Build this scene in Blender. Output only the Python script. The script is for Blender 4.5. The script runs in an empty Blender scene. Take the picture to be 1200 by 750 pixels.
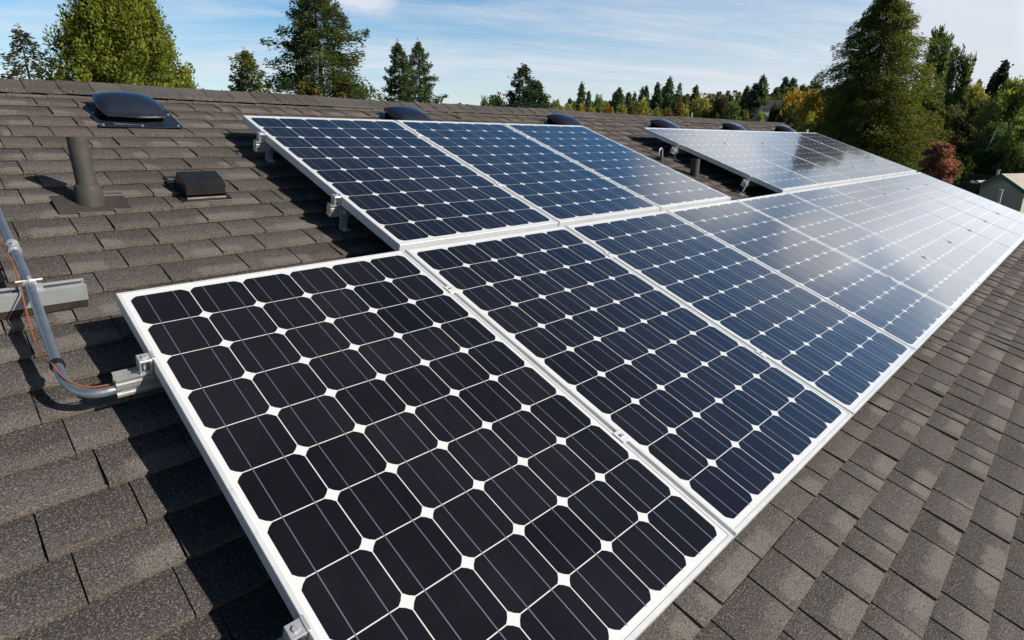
import bpy, math, random
import numpy as np
from mathutils import Vector, Matrix, Euler
R_ = math.radians
rng = np.random.default_rng(11)
random.seed(11)
S = bpy.context.scene
col = S.collection

# ------------------------------------------------------------------ camera
SLOPE = R_(21.457)
Z0 = 5.5                                   # height of the roof-frame origin above ground
cam = bpy.data.cameras.new('camera'); camo = bpy.data.objects.new('camera', cam); col.objects.link(camo)
right = Vector((0.70913, -0.70508, 0.0)); up = Vector((0.20798, 0.20918, 0.95551)); fwd = Vector((0.67371, 0.67758, -0.29497))
CAM = Vector((-0.32836, -2.02729, Z0 + 0.58293))
m = Matrix.Identity(4)
for i in range(3):
    m[i][0] = right[i]; m[i][1] = up[i]; m[i][2] = -fwd[i]; m[i][3] = CAM[i]
camo.matrix_world = m
cam.sensor_width = 36.0; cam.lens = 675.8 / 1200 * 36.0
cam.clip_start = 0.05; cam.clip_end = 5000
S.camera = camo
S.view_settings.view_transform = 'Standard'; S.view_settings.look = 'None'
S.view_settings.exposure = 0.0; S.view_settings.gamma = 1.0; S.view_settings.use_curve_mapping = False

# ------------------------------------------------------------------ sun and sky
SUN = Vector((0.398, -0.776, 0.489)).normalized()
sl = bpy.data.lights.new('sun', 'SUN'); sl.energy = 5.0; sl.angle = R_(0.53); sl.color = (1.0, 0.94, 0.86)
so = bpy.data.objects.new('sun', sl); col.objects.link(so)
so.rotation_euler = SUN.to_track_quat('Z', 'Y').to_euler(); so.location = (0, 0, 60)

world = bpy.data.worlds.new('World'); S.world = world; world.use_nodes = True
wt = world.node_tree; N = wt.nodes; L = wt.links; N.clear()
def wn(t, **k):
    n = N.new(t)
    for a, b in k.items(): setattr(n, a, b)
    return n
def wm(op, a, b=None, c=None, clamp=False):
    n = N.new('ShaderNodeMath'); n.operation = op; n.use_clamp = clamp
    for i, v in enumerate((a, b, c)):
        if v is None: continue
        if isinstance(v, (int, float)): n.inputs[i].default_value = v
        else: L.new(v, n.inputs[i])
    return n.outputs[0]
sky = wn('ShaderNodeTexSky', sky_type='NISHITA', sun_disc=False, sun_elevation=math.asin(SUN.z),
         sun_rotation=math.atan2(SUN.x, SUN.y), altitude=50, air_density=1.0, dust_density=0.6, ozone_density=1.6)
tc = wn('ShaderNodeTexCoord'); sep = wn('ShaderNodeSeparateXYZ'); L.new(tc.outputs['Generated'], sep.inputs[0])
X, Y, Zc = sep.outputs
zz = wm('ADD', wm('MAXIMUM', Zc, 0.0), 0.12)
px = wm('DIVIDE', X, zz); py = wm('DIVIDE', Y, zz)
def cnoise(sx, sy, rot, scale, detail, rough, dist=0.0, off=0.0):
    comb = wn('ShaderNodeCombineXYZ')
    c, s = math.cos(rot), math.sin(rot)
    L.new(wm('MULTIPLY', wm('ADD', wm('MULTIPLY', px, c), wm('MULTIPLY', py, s)), sx), comb.inputs[0])
    L.new(wm('MULTIPLY', wm('SUBTRACT', wm('MULTIPLY', py, c), wm('MULTIPLY', px, s)), sy), comb.inputs[1])
    comb.inputs[2].default_value = off
    n = wn('ShaderNodeTexNoise'); n.inputs['Scale'].default_value = scale; n.inputs['Detail'].default_value = detail
    n.inputs['Roughness'].default_value = rough; n.inputs['Distortion'].default_value = dist
    L.new(comb.outputs[0], n.inputs['Vector']); return n.outputs[0]
def wramp(v, a, b, o0=0.0, o1=1.0):
    n = wn('ShaderNodeMapRange'); n.interpolation_type = 'SMOOTHSTEP'; L.new(v, n.inputs[0])
    for i, q in enumerate((a, b, o0, o1)): n.inputs[i + 1].default_value = q
    return n.outputs[0]
streak = wramp(cnoise(0.5, 1.2, R_(-38), 1.3, 8, 0.66, 0.8, 3.0), 0.36, 0.78)
fine = wramp(cnoise(0.6, 3.2, R_(-30), 1.6, 6, 0.66, 0.3, 8.0), 0.40, 0.75)
big = wramp(cnoise(0.6, 0.8, 0.4, 0.55, 4, 0.5, 0.2, 21.0), 0.35, 0.65)
# the white bank of cloud low in the east (along the ridge), a few puffs, haze towards the horizon
def dirv(az, el): return (math.sin(R_(az)) * math.cos(R_(el)), math.cos(R_(az)) * math.cos(R_(el)), math.sin(R_(el)))
def dot(v): return wm('ADD', wm('MULTIPLY', X, v[0]), wm('ADD', wm('MULTIPLY', Y, v[1]), wm('MULTIPLY', Zc, v[2])))
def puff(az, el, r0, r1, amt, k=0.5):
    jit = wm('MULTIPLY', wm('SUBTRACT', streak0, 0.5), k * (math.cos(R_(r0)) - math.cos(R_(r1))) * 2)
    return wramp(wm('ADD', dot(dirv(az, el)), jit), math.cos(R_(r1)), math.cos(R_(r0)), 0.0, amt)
streak0 = cnoise(0.8, 1.6, R_(-38), 2.2, 7, 0.62, 0.5, 3.0)
low = wramp(Zc, 0.22, 0.34, 1.0, 0.10)
veil = wramp(dot(dirv(92, 6)), math.cos(R_(62)), math.cos(R_(12)))
haze = wramp(Zc, -0.02, 0.27, 0.50, 0.0)
c1 = wm('MULTIPLY', streak, wm('ADD', 0.18, wm('MULTIPLY', big, 0.62)))
c1 = wm('MULTIPLY', wm('ADD', c1, wm('MULTIPLY', fine, 0.22)), low)
c1 = wm('ADD', c1, wm('ADD', haze, wm('MULTIPLY', wm('MULTIPLY', veil, low), 0.30)))
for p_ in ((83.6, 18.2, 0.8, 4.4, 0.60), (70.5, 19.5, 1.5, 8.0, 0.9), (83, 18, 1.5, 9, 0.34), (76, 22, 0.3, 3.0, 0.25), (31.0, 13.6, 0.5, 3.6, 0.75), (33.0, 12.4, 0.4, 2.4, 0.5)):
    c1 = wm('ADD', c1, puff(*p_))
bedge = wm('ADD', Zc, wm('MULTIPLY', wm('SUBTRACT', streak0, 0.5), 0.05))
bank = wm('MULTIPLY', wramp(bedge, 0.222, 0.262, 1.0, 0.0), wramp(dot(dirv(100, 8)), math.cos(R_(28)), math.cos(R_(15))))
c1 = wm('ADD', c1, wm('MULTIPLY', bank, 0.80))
front_ = dot(dirv(48, 0))
cover = wm('MINIMUM', wm('MULTIPLY', c1, wramp(front_, -0.3, 0.45, 0.30, 1.0)), 0.97)
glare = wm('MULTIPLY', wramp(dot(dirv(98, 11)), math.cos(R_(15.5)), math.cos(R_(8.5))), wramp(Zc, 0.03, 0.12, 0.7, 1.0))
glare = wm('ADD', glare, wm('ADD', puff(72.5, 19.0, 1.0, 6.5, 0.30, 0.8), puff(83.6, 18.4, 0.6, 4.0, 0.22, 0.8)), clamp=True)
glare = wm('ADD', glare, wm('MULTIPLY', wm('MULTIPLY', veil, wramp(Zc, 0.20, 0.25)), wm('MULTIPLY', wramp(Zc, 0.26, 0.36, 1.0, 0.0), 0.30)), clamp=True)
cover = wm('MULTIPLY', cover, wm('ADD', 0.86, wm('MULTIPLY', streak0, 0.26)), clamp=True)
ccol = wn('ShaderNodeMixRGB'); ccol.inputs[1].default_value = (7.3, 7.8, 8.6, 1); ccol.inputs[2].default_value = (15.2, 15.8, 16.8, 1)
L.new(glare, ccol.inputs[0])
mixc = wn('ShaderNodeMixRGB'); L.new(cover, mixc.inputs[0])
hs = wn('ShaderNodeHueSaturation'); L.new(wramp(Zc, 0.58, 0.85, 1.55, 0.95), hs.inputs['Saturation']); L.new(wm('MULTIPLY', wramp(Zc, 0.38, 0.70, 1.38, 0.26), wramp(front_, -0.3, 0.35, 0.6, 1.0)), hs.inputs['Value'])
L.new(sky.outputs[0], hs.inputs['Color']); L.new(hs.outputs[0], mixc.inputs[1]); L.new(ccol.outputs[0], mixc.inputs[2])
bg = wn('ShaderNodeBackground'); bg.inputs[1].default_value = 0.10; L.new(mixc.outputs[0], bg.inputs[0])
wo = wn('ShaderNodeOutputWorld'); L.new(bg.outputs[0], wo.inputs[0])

# ------------------------------------------------------------------ helpers
def mat(name, base=(0.5, 0.5, 0.5), rough=0.6, metal=0.0, spec=0.5, coat=0.0, coat_rough=0.05):
    mt = bpy.data.materials.new(name); mt.use_nodes = True
    b = mt.node_tree.nodes['Principled BSDF']
    b.inputs['Base Color'].default_value = (*base, 1); b.inputs['Roughness'].default_value = rough
    b.inputs['Metallic'].default_value = metal; b.inputs['Specular IOR Level'].default_value = spec
    b.inputs['Coat Weight'].default_value = coat; b.inputs['Coat Roughness'].default_value = coat_rough
    return mt
class NB:                                   # small node-tree builder
    def __init__(s, mt): s.t = mt.node_tree; s.b = s.t.nodes['Principled BSDF']; s.out = s.t.nodes['Material Output']
    def n(s, t, **k):
        n = s.t.nodes.new(t)
        for a, b in k.items(): setattr(n, a, b)
        return n
    def l(s, a, b): s.t.links.new(a, b)
    def m(s, op, a, b=None, c=None, clamp=False):
        n = s.n('ShaderNodeMath', operation=op, use_clamp=clamp)
        for i, v in enumerate((a, b, c)):
            if v is None: continue
            if isinstance(v, (int, float)): n.inputs[i].default_value = v
            else: s.l(v, n.inputs[i])
        return n.outputs[0]
    def noise(s, scale, detail=4, rough=0.5, vec=None, dist=0.0):
        n = s.n('ShaderNodeTexNoise'); n.inputs['Scale'].default_value = scale; n.inputs['Detail'].default_value = detail
        n.inputs['Roughness'].default_value = rough; n.inputs['Distortion'].default_value = dist
        if vec is None: vec = s.n('ShaderNodeTexCoord').outputs['Object']
        s.l(vec, n.inputs['Vector']); return n.outputs[0]
    def step(s, v, a, b, o0=0.0, o1=1.0):
        n = s.n('ShaderNodeMapRange', interpolation_type='SMOOTHSTEP')
        if isinstance(v, (int, float)): n.inputs[0].default_value = v
        else: s.l(v, n.inputs[0])
        for i, q in enumerate((a, b, o0, o1)): n.inputs[i + 1].default_value = q
        return n.outputs[0]
    def mix(s, f, a, b, mode='MIX'):
        n = s.n('ShaderNodeMixRGB', blend_type=mode)
        for i, v in enumerate((f, a, b)):
            if isinstance(v, (int, float)): n.inputs[i].default_value = v
            elif isinstance(v, tuple): n.inputs[i].default_value = (*v, 1)
            else: s.l(v, n.inputs[i])
        return n.outputs[0]
    def bump(s, h, strength, dist):
        n = s.n('ShaderNodeBump'); n.inputs['Strength'].default_value = strength; n.inputs['Distance'].default_value = dist
        s.l(h, n.inputs['Height']); s.l(n.outputs[0], s.b.inputs['Normal'])
def weathered(name, c0, c1, scale, rough=0.6, metal=0.0, spec=0.5, grain=0.0, coat=0.0):
    mt = mat(name, c0, rough, metal, spec, coat); nb = NB(mt)
    f = nb.step(nb.noise(scale, 5, 0.6), 0.35, 0.68)
    nb.l(nb.mix(f, c0, c1), nb.b.inputs['Base Color'])
    if metal > 0.2 or spec > 0.3:
        nb.l(nb.step(nb.noise(scale * 3, 3, 0.6), 0.3, 0.7, rough * 0.8, min(1, rough * 1.25)), nb.b.inputs['Roughness'])
    if grain: nb.bump(nb.noise(scale * 12, 4, 0.6), grain, 0.002)
    return mt

class MB:                                   # collects polygons, builds ONE mesh object
    def __init__(s): s.v = []; s.f = []; s.mi = []
    def add(s, vs, fs, mi=0, M=None):
        o = len(s.v)
        s.v += [tuple((M @ Vector(v)) if M else v) for v in vs]
        s.f += [tuple(i + o for i in f) for f in fs]; s.mi += [mi] * len(fs); return s
    def box(s, x0, x1, y0, y1, z0, z1, mi=0, M=None, bev=0.0):
        if bev:
            b = bev; vs = []; 
            for z, ins in ((z0, b), (z0 + b, 0), (z1 - b, 0), (z1, b)):
                vs += [(x0 + ins, y0 + ins, z), (x1 - ins, y0 + ins, z), (x1 - ins, y1 - ins, z), (x0 + ins, y1 - ins, z)]
            fs = [(3, 2, 1, 0), (12, 13, 14, 15)]
            for k in range(3):
                for i in range(4):
                    j = (i + 1) % 4; fs.append((k*4+i, k*4+j, k*4+4+j, k*4+4+i))
            return s.add(vs, fs, mi, M)
        vs = [(x0,y0,z0),(x1,y0,z0),(x1,y1,z0),(x0,y1,z0),(x0,y0,z1),(x1,y0,z1),(x1,y1,z1),(x0,y1,z1)]
        return s.add(vs, [(3,2,1,0),(4,5,6,7),(0,1,5,4),(1,2,6,5),(2,3,7,6),(3,0,4,7)], mi, M)
    def tube(s, pts, r, n=12, mi=0, caps=True):
        pts = [Vector(p) for p in pts]; rs = r if isinstance(r, (list, tuple)) else [r] * len(pts)
        o = len(s.v); prev = None
        for k, p in enumerate(pts):
            d = ((pts[min(k+1, len(pts)-1)] - pts[max(k-1, 0)])).normalized()
            if prev is None:
                a = d.orthogonal().normalized()
            else:
                a = (prev - d * prev.dot(d)).normalized()
            prev = a; b = d.cross(a)
            for i in range(n):
                t = 2 * math.pi * i / n
                s.v.append(tuple(p + (a * math.cos(t) + b * math.sin(t)) * rs[k]))
        for k in range(len(pts) - 1):
            for i in range(n):
                j = (i + 1) % n
                s.f.append((o+k*n+i, o+k*n+j, o+(k+1)*n+j, o+(k+1)*n+i)); s.mi.append(mi)
        if caps:
            s.f.append(tuple(o + i for i in range(n))[::-1]); s.mi.append(mi)
            s.f.append(tuple(o + (len(pts)-1)*n + i for i in range(n))); s.mi.append(mi)
        return s
    def build(s, name, mats, parent=None, smooth=None):
        me = bpy.data.meshes.new(name); me.from_pydata(s.v, [], s.f)
        for m_ in (mats if isinstance(mats, (list, tuple)) else [mats]): me.materials.append(m_)
        me.polygons.foreach_set('material_index', s.mi)
        if smooth is not None:
            me.polygons.foreach_set('use_smooth', [True] * len(s.f))
            me.update()
            me.set_sharp_from_angle(angle=R_(smooth))
        me.update()
        o = bpy.data.objects.new(name, me); col.objects.link(o)
        if parent: o.parent = parent
        return o
def tag(o, label=None, cat=None, group=None, kind=None):
    if label: o['label'] = label
    if cat: o['category'] = cat
    if group: o['group'] = group
    if kind: o['kind'] = kind
    return o
def empty(name, loc=(0, 0, 0), rot=(0, 0, 0), label=None, cat=None, group=None):
    o = bpy.data.objects.new(name, None); col.objects.link(o); o.location = loc; o.rotation_euler = rot
    o.empty_display_size = 0.1
    return tag(o, label, cat, group)
def copy_tree(o, parent=None):
    c = o.copy(); col.objects.link(c)
    if parent: c.parent = parent
    for ch in list(o.children): copy_tree(ch, c)
    return c
cS, sS = math.cos(SLOPE), math.sin(SLOPE)
def rp(u, q, h):                            # roof frame (along ridge, up the slope, off the surface) -> world
    return Vector((u, q * cS - h * sS, Z0 + q * sS + h * cS))
ROT = (SLOPE, 0, 0)
def on_roof(o, u=0, q=0, h=0, rz=0):
    o.location = rp(u, q, h); o.rotation_euler = ROT if not rz else (Euler(ROT).to_matrix() @ Matrix.Rotation(rz, 3, 'Z')).to_euler()
    return o
PXF = 675.8
def sight(x, y, D):                         # world point seen at photo pixel (x, y), D metres away on the ground plan
    d = fwd + right * ((x - 600) / PXF) - up * ((y - 375) / PXF)
    return CAM + d * (D / math.hypot(d.x, d.y))

# ------------------------------------------------------------------ materials
def shingle_material():
    mt = mat('asphalt_shingle', (0.1, 0.09, 0.085), 0.92, spec=0.25); nb = NB(mt)
    at = nb.n('ShaderNodeAttribute', attribute_name='tab'); sp = nb.n('ShaderNodeSeparateColor'); nb.l(at.outputs['Color'], sp.inputs[0])
    r, tu, tv = sp.outputs
    at2 = nb.n('ShaderNodeAttribute', attribute_name='tabb'); sp2 = nb.n('ShaderNodeSeparateColor'); nb.l(at2.outputs['Color'], sp2.inputs[0])
    r2, r3, ln = sp2.outputs
    co = nb.n('ShaderNodeTexCoord').outputs['Object']
    g1 = nb.noise(250, 2, 0.8, co); g2 = nb.noise(560, 1, 0.6, co); big = nb.noise(2.1, 4, 0.6, co); mid = nb.noise(23, 4, 0.65, co)
    # pale patch printed on the lower part of some tabs, covering part of their length
    edge = nb.m('ADD', r2, nb.m('MULTIPLY', nb.m('SUBTRACT', mid, 0.5), 0.5))
    pu = nb.step(nb.m('SUBTRACT', tu, edge), -0.07, 0.07)
    pv = nb.step(nb.m('ADD', tv, nb.m('MULTIPLY', nb.m('SUBTRACT', mid, 0.5), 0.30)), 0.44, 0.66)
    pale = nb.m('MULTIPLY', nb.m('MULTIPLY', pu, pv), nb.step(r3, 0.25, 0.45))
    band = nb.m('MULTIPLY', nb.step(nb.m('ADD', tv, nb.m('MULTIPLY', nb.m('SUBTRACT', mid, 0.5), 0.45)), 0.50, 0.85), nb.step(nb.noise(1.3, 3, 0.5, co), 0.35, 0.6, 0.15, 0.6))
    # dark printed band along the top of the exposure
    dk = nb.step(nb.m('ADD', tv, nb.m('MULTIPLY', nb.m('SUBTRACT', mid, 0.5), 0.25)), 0.0, 0.42, 1.0, 0.0)
    c = nb.mix(r, (0.048, 0.043, 0.041), (0.112, 0.100, 0.094))
    c = nb.mix(nb.m('MULTIPLY', dk, 0.72), c, (0.042, 0.038, 0.037))
    c = nb.mix(band, c, (0.180, 0.157, 0.140))
    c = nb.mix(nb.m('MULTIPLY', pale, 0.62), c, (0.245, 0.218, 0.195))
    c = nb.mix(nb.m('MULTIPLY', nb.step(big, 0.4, 0.7), 0.22), c, (0.12, 0.115, 0.095))
    c = nb.mix(nb.m('MULTIPLY', nb.step(tv, 0.93, 0.99), nb.step(mid, 0.35, 0.65, 0.05, 0.6)), c, (0.22, 0.165, 0.12))  # sunlit butt edge painted into the colour as a pale line
    sp_ = nb.step(g1, 0.53, 0.68); sd = nb.step(g1, 0.48, 0.36)
    c = nb.mix(nb.m('MULTIPLY', sp_, 0.78), c, (0.36, 0.315, 0.28))
    c = nb.mix(nb.m('MULTIPLY', sd, 0.85), c, (0.022, 0.02, 0.02))
    c = nb.mix(nb.m('MULTIPLY', nb.step(g2, 0.6, 0.7), 0.25), c, (0.32, 0.25, 0.19))
    nb.l(c, nb.b.inputs['Base Color'])
    nb.bump(nb.m('ADD', g1, nb.m('MULTIPLY', g2, 0.4)), 0.85, 0.003)
    return mt
SH = shingle_material()
ALU = weathered('anodised_aluminium', (0.76, 0.77, 0.77), (0.69, 0.70, 0.70), 6, 0.45, 0.15, 0.5)
RAILM = weathered('mill_finish_aluminium', (0.70, 0.69, 0.66), (0.58, 0.57, 0.55), 9, 0.38, 0.6, 0.5)
GALV = weathered('galvanised_steel', (0.60, 0.64, 0.68), (0.54, 0.57, 0.61), 14, 0.30, 0.85, 0.5)
STEEL = weathered('zinc_hardware', (0.72, 0.73, 0.74), (0.62, 0.63, 0.65), 40, 0.3, 0.55, 0.5)
STRUT = weathered('galvanised_strut', (0.50, 0.52, 0.52), (0.44, 0.46, 0.47), 11, 0.42, 0.35, 0.5)
_nb = NB(ALU); _g = _nb.step(_nb.noise(42, 5, 0.7), 0.55, 0.75); _o = _nb.b.inputs['Base Color'].links[0].from_socket; _nb.l(_nb.mix(_nb.m('MULTIPLY', _g, 0.35), _o, (0.45, 0.43, 0.38)), _nb.b.inputs['Base Color'])
BACK = mat('white_backsheet', (0.80, 0.81, 0.80), 0.5, spec=0.4, coat=1.0, coat_rough=0.06)
def cell_material():
    mt = mat('monocrystalline_silicon', (0.008, 0.008, 0.013), 0.30, spec=0.12, coat=1.0, coat_rough=0.055); mt.node_tree.nodes['Principled BSDF'].inputs['Specular Tint'].default_value = (0.7, 0.8, 1, 1); mt.node_tree.nodes['Principled BSDF'].inputs['Coat IOR'].default_value = 1.56; nb = NB(mt)
    co = nb.n('ShaderNodeTexCoord').outputs['Object']
    oi = nb.n('ShaderNodeObjectInfo')
    at = nb.n('ShaderNodeAttribute', attribute_name='cell'); sp = nb.n('ShaderNodeSeparateColor'); nb.l(at.outputs['Color'], sp.inputs[0])
    c = nb.mix(sp.outputs[0], (0.0055, 0.0052, 0.0080), (0.0130, 0.0112, 0.0150))
    c = nb.mix(nb.m('MULTIPLY', oi.outputs['Random'], 0.35), c, (0.011, 0.0085, 0.016))
    dust = nb.step(nb.noise(3.0, 5, 0.65, co), 0.35, 0.75, 0.004, 0.030)
    c = nb.mix(dust, c, (0.22, 0.21, 0.20))
    nb.l(c, nb.b.inputs['Base Color'])
    nb.l(nb.step(nb.noise(2.3, 4, 0.6, co), 0.3, 0.7, 0.04, 0.085), nb.b.inputs['Coat Roughness'])
    nb.b.inputs['Sheen Weight'].default_value = 0.12; nb.b.inputs['Sheen Roughness'].default_value = 0.35; nb.b.inputs['Sheen Tint'].default_value = (0.95, 0.97, 1, 1)
    return mt
CELL = cell_material()
BUS = mat('busbar_tin', (0.50, 0.54, 0.62), 0.38, 0.8, 0.5, 1.0, 0.06)
BLACK = weathered('black_painted_metal', (0.016, 0.024, 0.042), (0.024, 0.030, 0.044), 9, 0.20, 0.0, 0.75)  # blue in the base colour stands in for reflected sky
BOXM = weathered('black_plastic', (0.016, 0.016, 0.018), (0.026, 0.025, 0.025), 9, 0.28, 0.0, 0.6)
BROWNP = weathered('brown_painted_vent', (0.072, 0.066, 0.056), (0.055, 0.05, 0.043), 14, 0.6, 0.0, 0.35, 0.15)
BROWNF = weathered('brown_painted_flashing', (0.062, 0.055, 0.048), (0.048, 0.042, 0.038), 14, 0.65, 0.0, 0.35, 0.2)
DARKIN = mat('dark_inside', (0.006, 0.006, 0.006), 0.9, spec=0.1)  # near-black, shade inside the vent openings put into the colour
WIRE = mat('orange_copper_wire', (0.34, 0.11, 0.055), 0.5)
TAPE = mat('black_tape', (0.012, 0.012, 0.012), 0.5)
RUB = weathered('brown_block', (0.06, 0.042, 0.03), (0.04, 0.03, 0.022), 20, 0.8, 0.0, 0.2, 0.2)

# ------------------------------------------------------------------ ground and terrain
def ground_height(x, y):
    r = math.hypot(x - CAM.x, y - CAM.y); a = math.degrees(math.atan2(x - CAM.x, y - CAM.y))
    t = min(1, max(0, (r - 95) / 130)); t = t * t * (3 - 2 * t)
    w = 8.5 + 1.5 * math.sin(a * 0.11) + 1.0 * math.sin(r * 0.02 + a * 0.05)
    t2 = min(1, max(0, (r - 400) / 1500))
    return t * w * (1 - t2) + 0.15 * math.sin(x * 0.11) * math.sin(y * 0.13) * min(1, r / 60)
gm = MB(); nr, na = 60, 120; rr = [0.0] + list(np.geomspace(6, 3500, nr))
gm.v.append((CAM.x, CAM.y, 0.0))
for k in range(1, nr + 1):
    for i in range(na):
        a = 2 * math.pi * i / na; x = CAM.x + rr[k] * math.sin(a); y = CAM.y + rr[k] * math.cos(a)
        gm.v.append((x, y, ground_height(x, y)))
for i in range(na):
    j = (i + 1) % na; gm.f.append((0, 1 + j, 1 + i))
    for k in range(nr - 1):
        b = 1 + k * na; gm.f.append((b + i, b + j, b + na + j, b + na + i))
gm.mi = [0] * len(gm.f)
GR = mat('grass_ground', (0.05, 0.07, 0.02), 0.95, spec=0.1); nb = NB(GR)
c = nb.mix(nb.step(nb.noise(0.12, 6, 0.6), 0.35, 0.65), (0.045, 0.068, 0.018), (0.085, 0.078, 0.035))
c = nb.mix(nb.m('MULTIPLY', nb.step(nb.noise(1.9, 5, 0.7), 0.4, 0.7), 0.5), c, (0.03, 0.045, 0.014)); nb.l(c, nb.b.inputs['Base Color'])
tag(gm.build('ground', GR, smooth=60), kind='structure')

# ------------------------------------------------------------------ the house with the shingled roof
house = empty('house', (0, 0, 0), label='house in the foreground with a brown laminated shingle roof under the solar array', cat='house')
U0, U1, QR, QE = -4.2, 10.42, 2.355, -4.4
EXPO = 0.138
def shingle_slope(name, q_first, n, u0, u1, flip=False, seed=1):
    rnd = random.Random(seed); V = []; F = []; A = []; B = []
    prev = []
    for k in range(n):
        qt = q_first - k * EXPO; qb = qt - EXPO
        xs = [u0]; x = u0 + rnd.uniform(0.05, 0.3)
        while x < u1:
            for _t in range(6):
                if all(abs(x - p) > 0.03 for p in prev): break
                x += 0.022
            if x < u1 - 0.05: xs.append(x)
            x += rnd.choice((0.11, 0.15, 0.17, 0.19, 0.21, 0.25)) * rnd.uniform(0.88, 1.12)
        xs.append(u1); prev = xs
        for a, b in zip(xs[:-1], xs[1:]):
            g = rnd.uniform(0.0010, 0.0019); th = rnd.choice((0.009, 0.011, 0.013)) + rnd.uniform(-.0008, .0008)
            dq = rnd.uniform(-0.0025, 0.0025); ra, rb, rc = rnd.random(), rnd.random(), rnd.random()
            ra = 0.5 + (ra - 0.5) * 0.95
            a2, b2 = a + g, b - g; o = len(V); sk = rnd.uniform(-.002, .002)
            zt = -0.0035 if k else 0.002; st = rnd.choice((0.003, 0.004, 0.0045, 0.0055))
            V += [(a2, qt, zt + st * .8), (b2, qt, zt), (b2, qb + dq + sk, th - 0.0015), (a2, qb + dq, th + st),
                  (b2, qb + dq + sk, 0.0), (a2, qb + dq, 0.0), (a2, qt, -0.012), (b2, qt, -0.012), (b2, qb, -0.006), (a2, qb, -0.006)]
            fs = [(0, 3, 2, 1), (3, 5, 4, 2), (0, 6, 9, 5, 3), (1, 2, 4, 8, 7)]
            for f in fs: F.append(tuple(i + o for i in f))
            uvl = {0: (0, 0), 1: (1, 0), 2: (1, 1), 3: (0, 1), 4: (1, 1), 5: (0, 1), 6: (0, 0), 7: (1, 0), 8: (1, 1), 9: (0, 1)}
            pu_ = (0.15 + 0.7 * rb) if rc > 0.12 else -0.3
            fl = rnd.random() < 0.3
            for f in fs:
                for i in f:
                    tu, tv = uvl[i]
                    A.append((ra, 1 - tu if fl else tu, tv, 1)); B.append((pu_, rc, b - a, 1))
    # underlayment sheet the tabs lie on
    o = len(V); V += [(u0, q_first, -0.0045), (u1, q_first, -0.0045), (u1, q_first - n * EXPO, -0.0045), (u0, q_first - n * EXPO, -0.0045)]
    F.append((o, o + 3, o + 2, o + 1)); A += [(0, 0, 0, 1)] * 4; B += [(2, 0, 0, 1)] * 4
    me = bpy.data.meshes.new(name); me.from_pydata(V, [], F); me.materials.append(SH)
    for nm, dat in (('tab', A), ('tabb', B)):
        ca = me.attributes.new(nm, 'FLOAT_COLOR', 'CORNER'); ca.data.foreach_set('color', np.array(dat, dtype=np.float32).ravel())
    me.update(); ob = bpy.data.objects.new(name, me); col.objects.link(ob); return ob
q_top = -1.6525 + math.ceil((QR - 0.06 + 1.6525) / EXPO) * EXPO
n_c = int((q_top - QE) / EXPO) + 1
front = shingle_slope('roof_slope', q_top, n_c, U0, U1, seed=5); front.parent = house; on_roof(front); QEE = q_top - n_c * EXPO
front['label'] = 'sunlit roof slope of brown laminated shingles'
# back slope (mirrored) as one plain course sheet
yr = rp(0, QR, 0)
bs = shingle_slope('roof_slope', 0.0, n_c, U0, U1, seed=9); bs.parent = house
bs.location = (U0 + U1, yr.y, yr.z); bs.rotation_euler = (Euler((0, 0, math.pi)).to_matrix() @ Matrix.Rotation(SLOPE, 3, 'X')).to_euler()
bs['label'] = 'far roof slope falling away behind the ridge'
# ridge caps: overlapping folded shingles, slightly wavy
rc = MB(); A = []; B = []; x = U0; rnd = random.Random(3)
while x < U1:
    ln = 0.15; l2 = ln + 0.02; wav = 0.010 * math.sin(x * 1.9) + 0.006 * math.sin(x * 4.7) + rnd.uniform(-.001, .001)
    z0, z1 = 0.040 + wav * 0.5, 0.0435 + wav * 0.5; w_ = 0.150 + rnd.uniform(-.0015, .0015) + wav * 0.35
    prof = []
    for s_ in (-1, -0.5, -0.12, 0.12, 0.5, 1):
        prof.append((s_ * w_ * cS, -abs(s_) * w_ * sS + (0.006 if abs(s_) < 0.2 else 0)))
    vs = []
    for xx, zz_ in ((x, z1), (x + l2, z0)):
        for (yy, zp) in prof: vs.append((xx, yy, zp + zz_))
        for (yy, zp) in prof: vs.append((xx, yy, zp + zz_ - 0.020))
    n6 = 6; fs = []
    for i in range(5): fs += [(i, i + 1, 12 + i + 1, 12 + i), (6 + i, 18 + i, 18 + i + 1, 6 + i + 1), (i, 6 + i, 7 + i, i + 1)]
    fs += [(0, 12, 18, 6), (5, 11, 23, 17)]
    fs = [f[::-1] for f in fs]
    rc.add(vs, fs); rr_ = rnd.random() * 0.8
    for f in fs: A += [(rr_, 0.5, 0.45, 1)] * len(f); B += [(2, 0, 0, 1)] * len(f)
    x += ln
rco = rc.build('ridge_cap', SH, house); rco.location = (0, yr.y, yr.z)
for nm, dat in (('tab', A), ('tabb', B)):
    ca = rco.data.attributes.new(nm, 'FLOAT_COLOR', 'CORNER'); ca.data.foreach_set('color', np.array(dat, dtype=np.float32).ravel())
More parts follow.
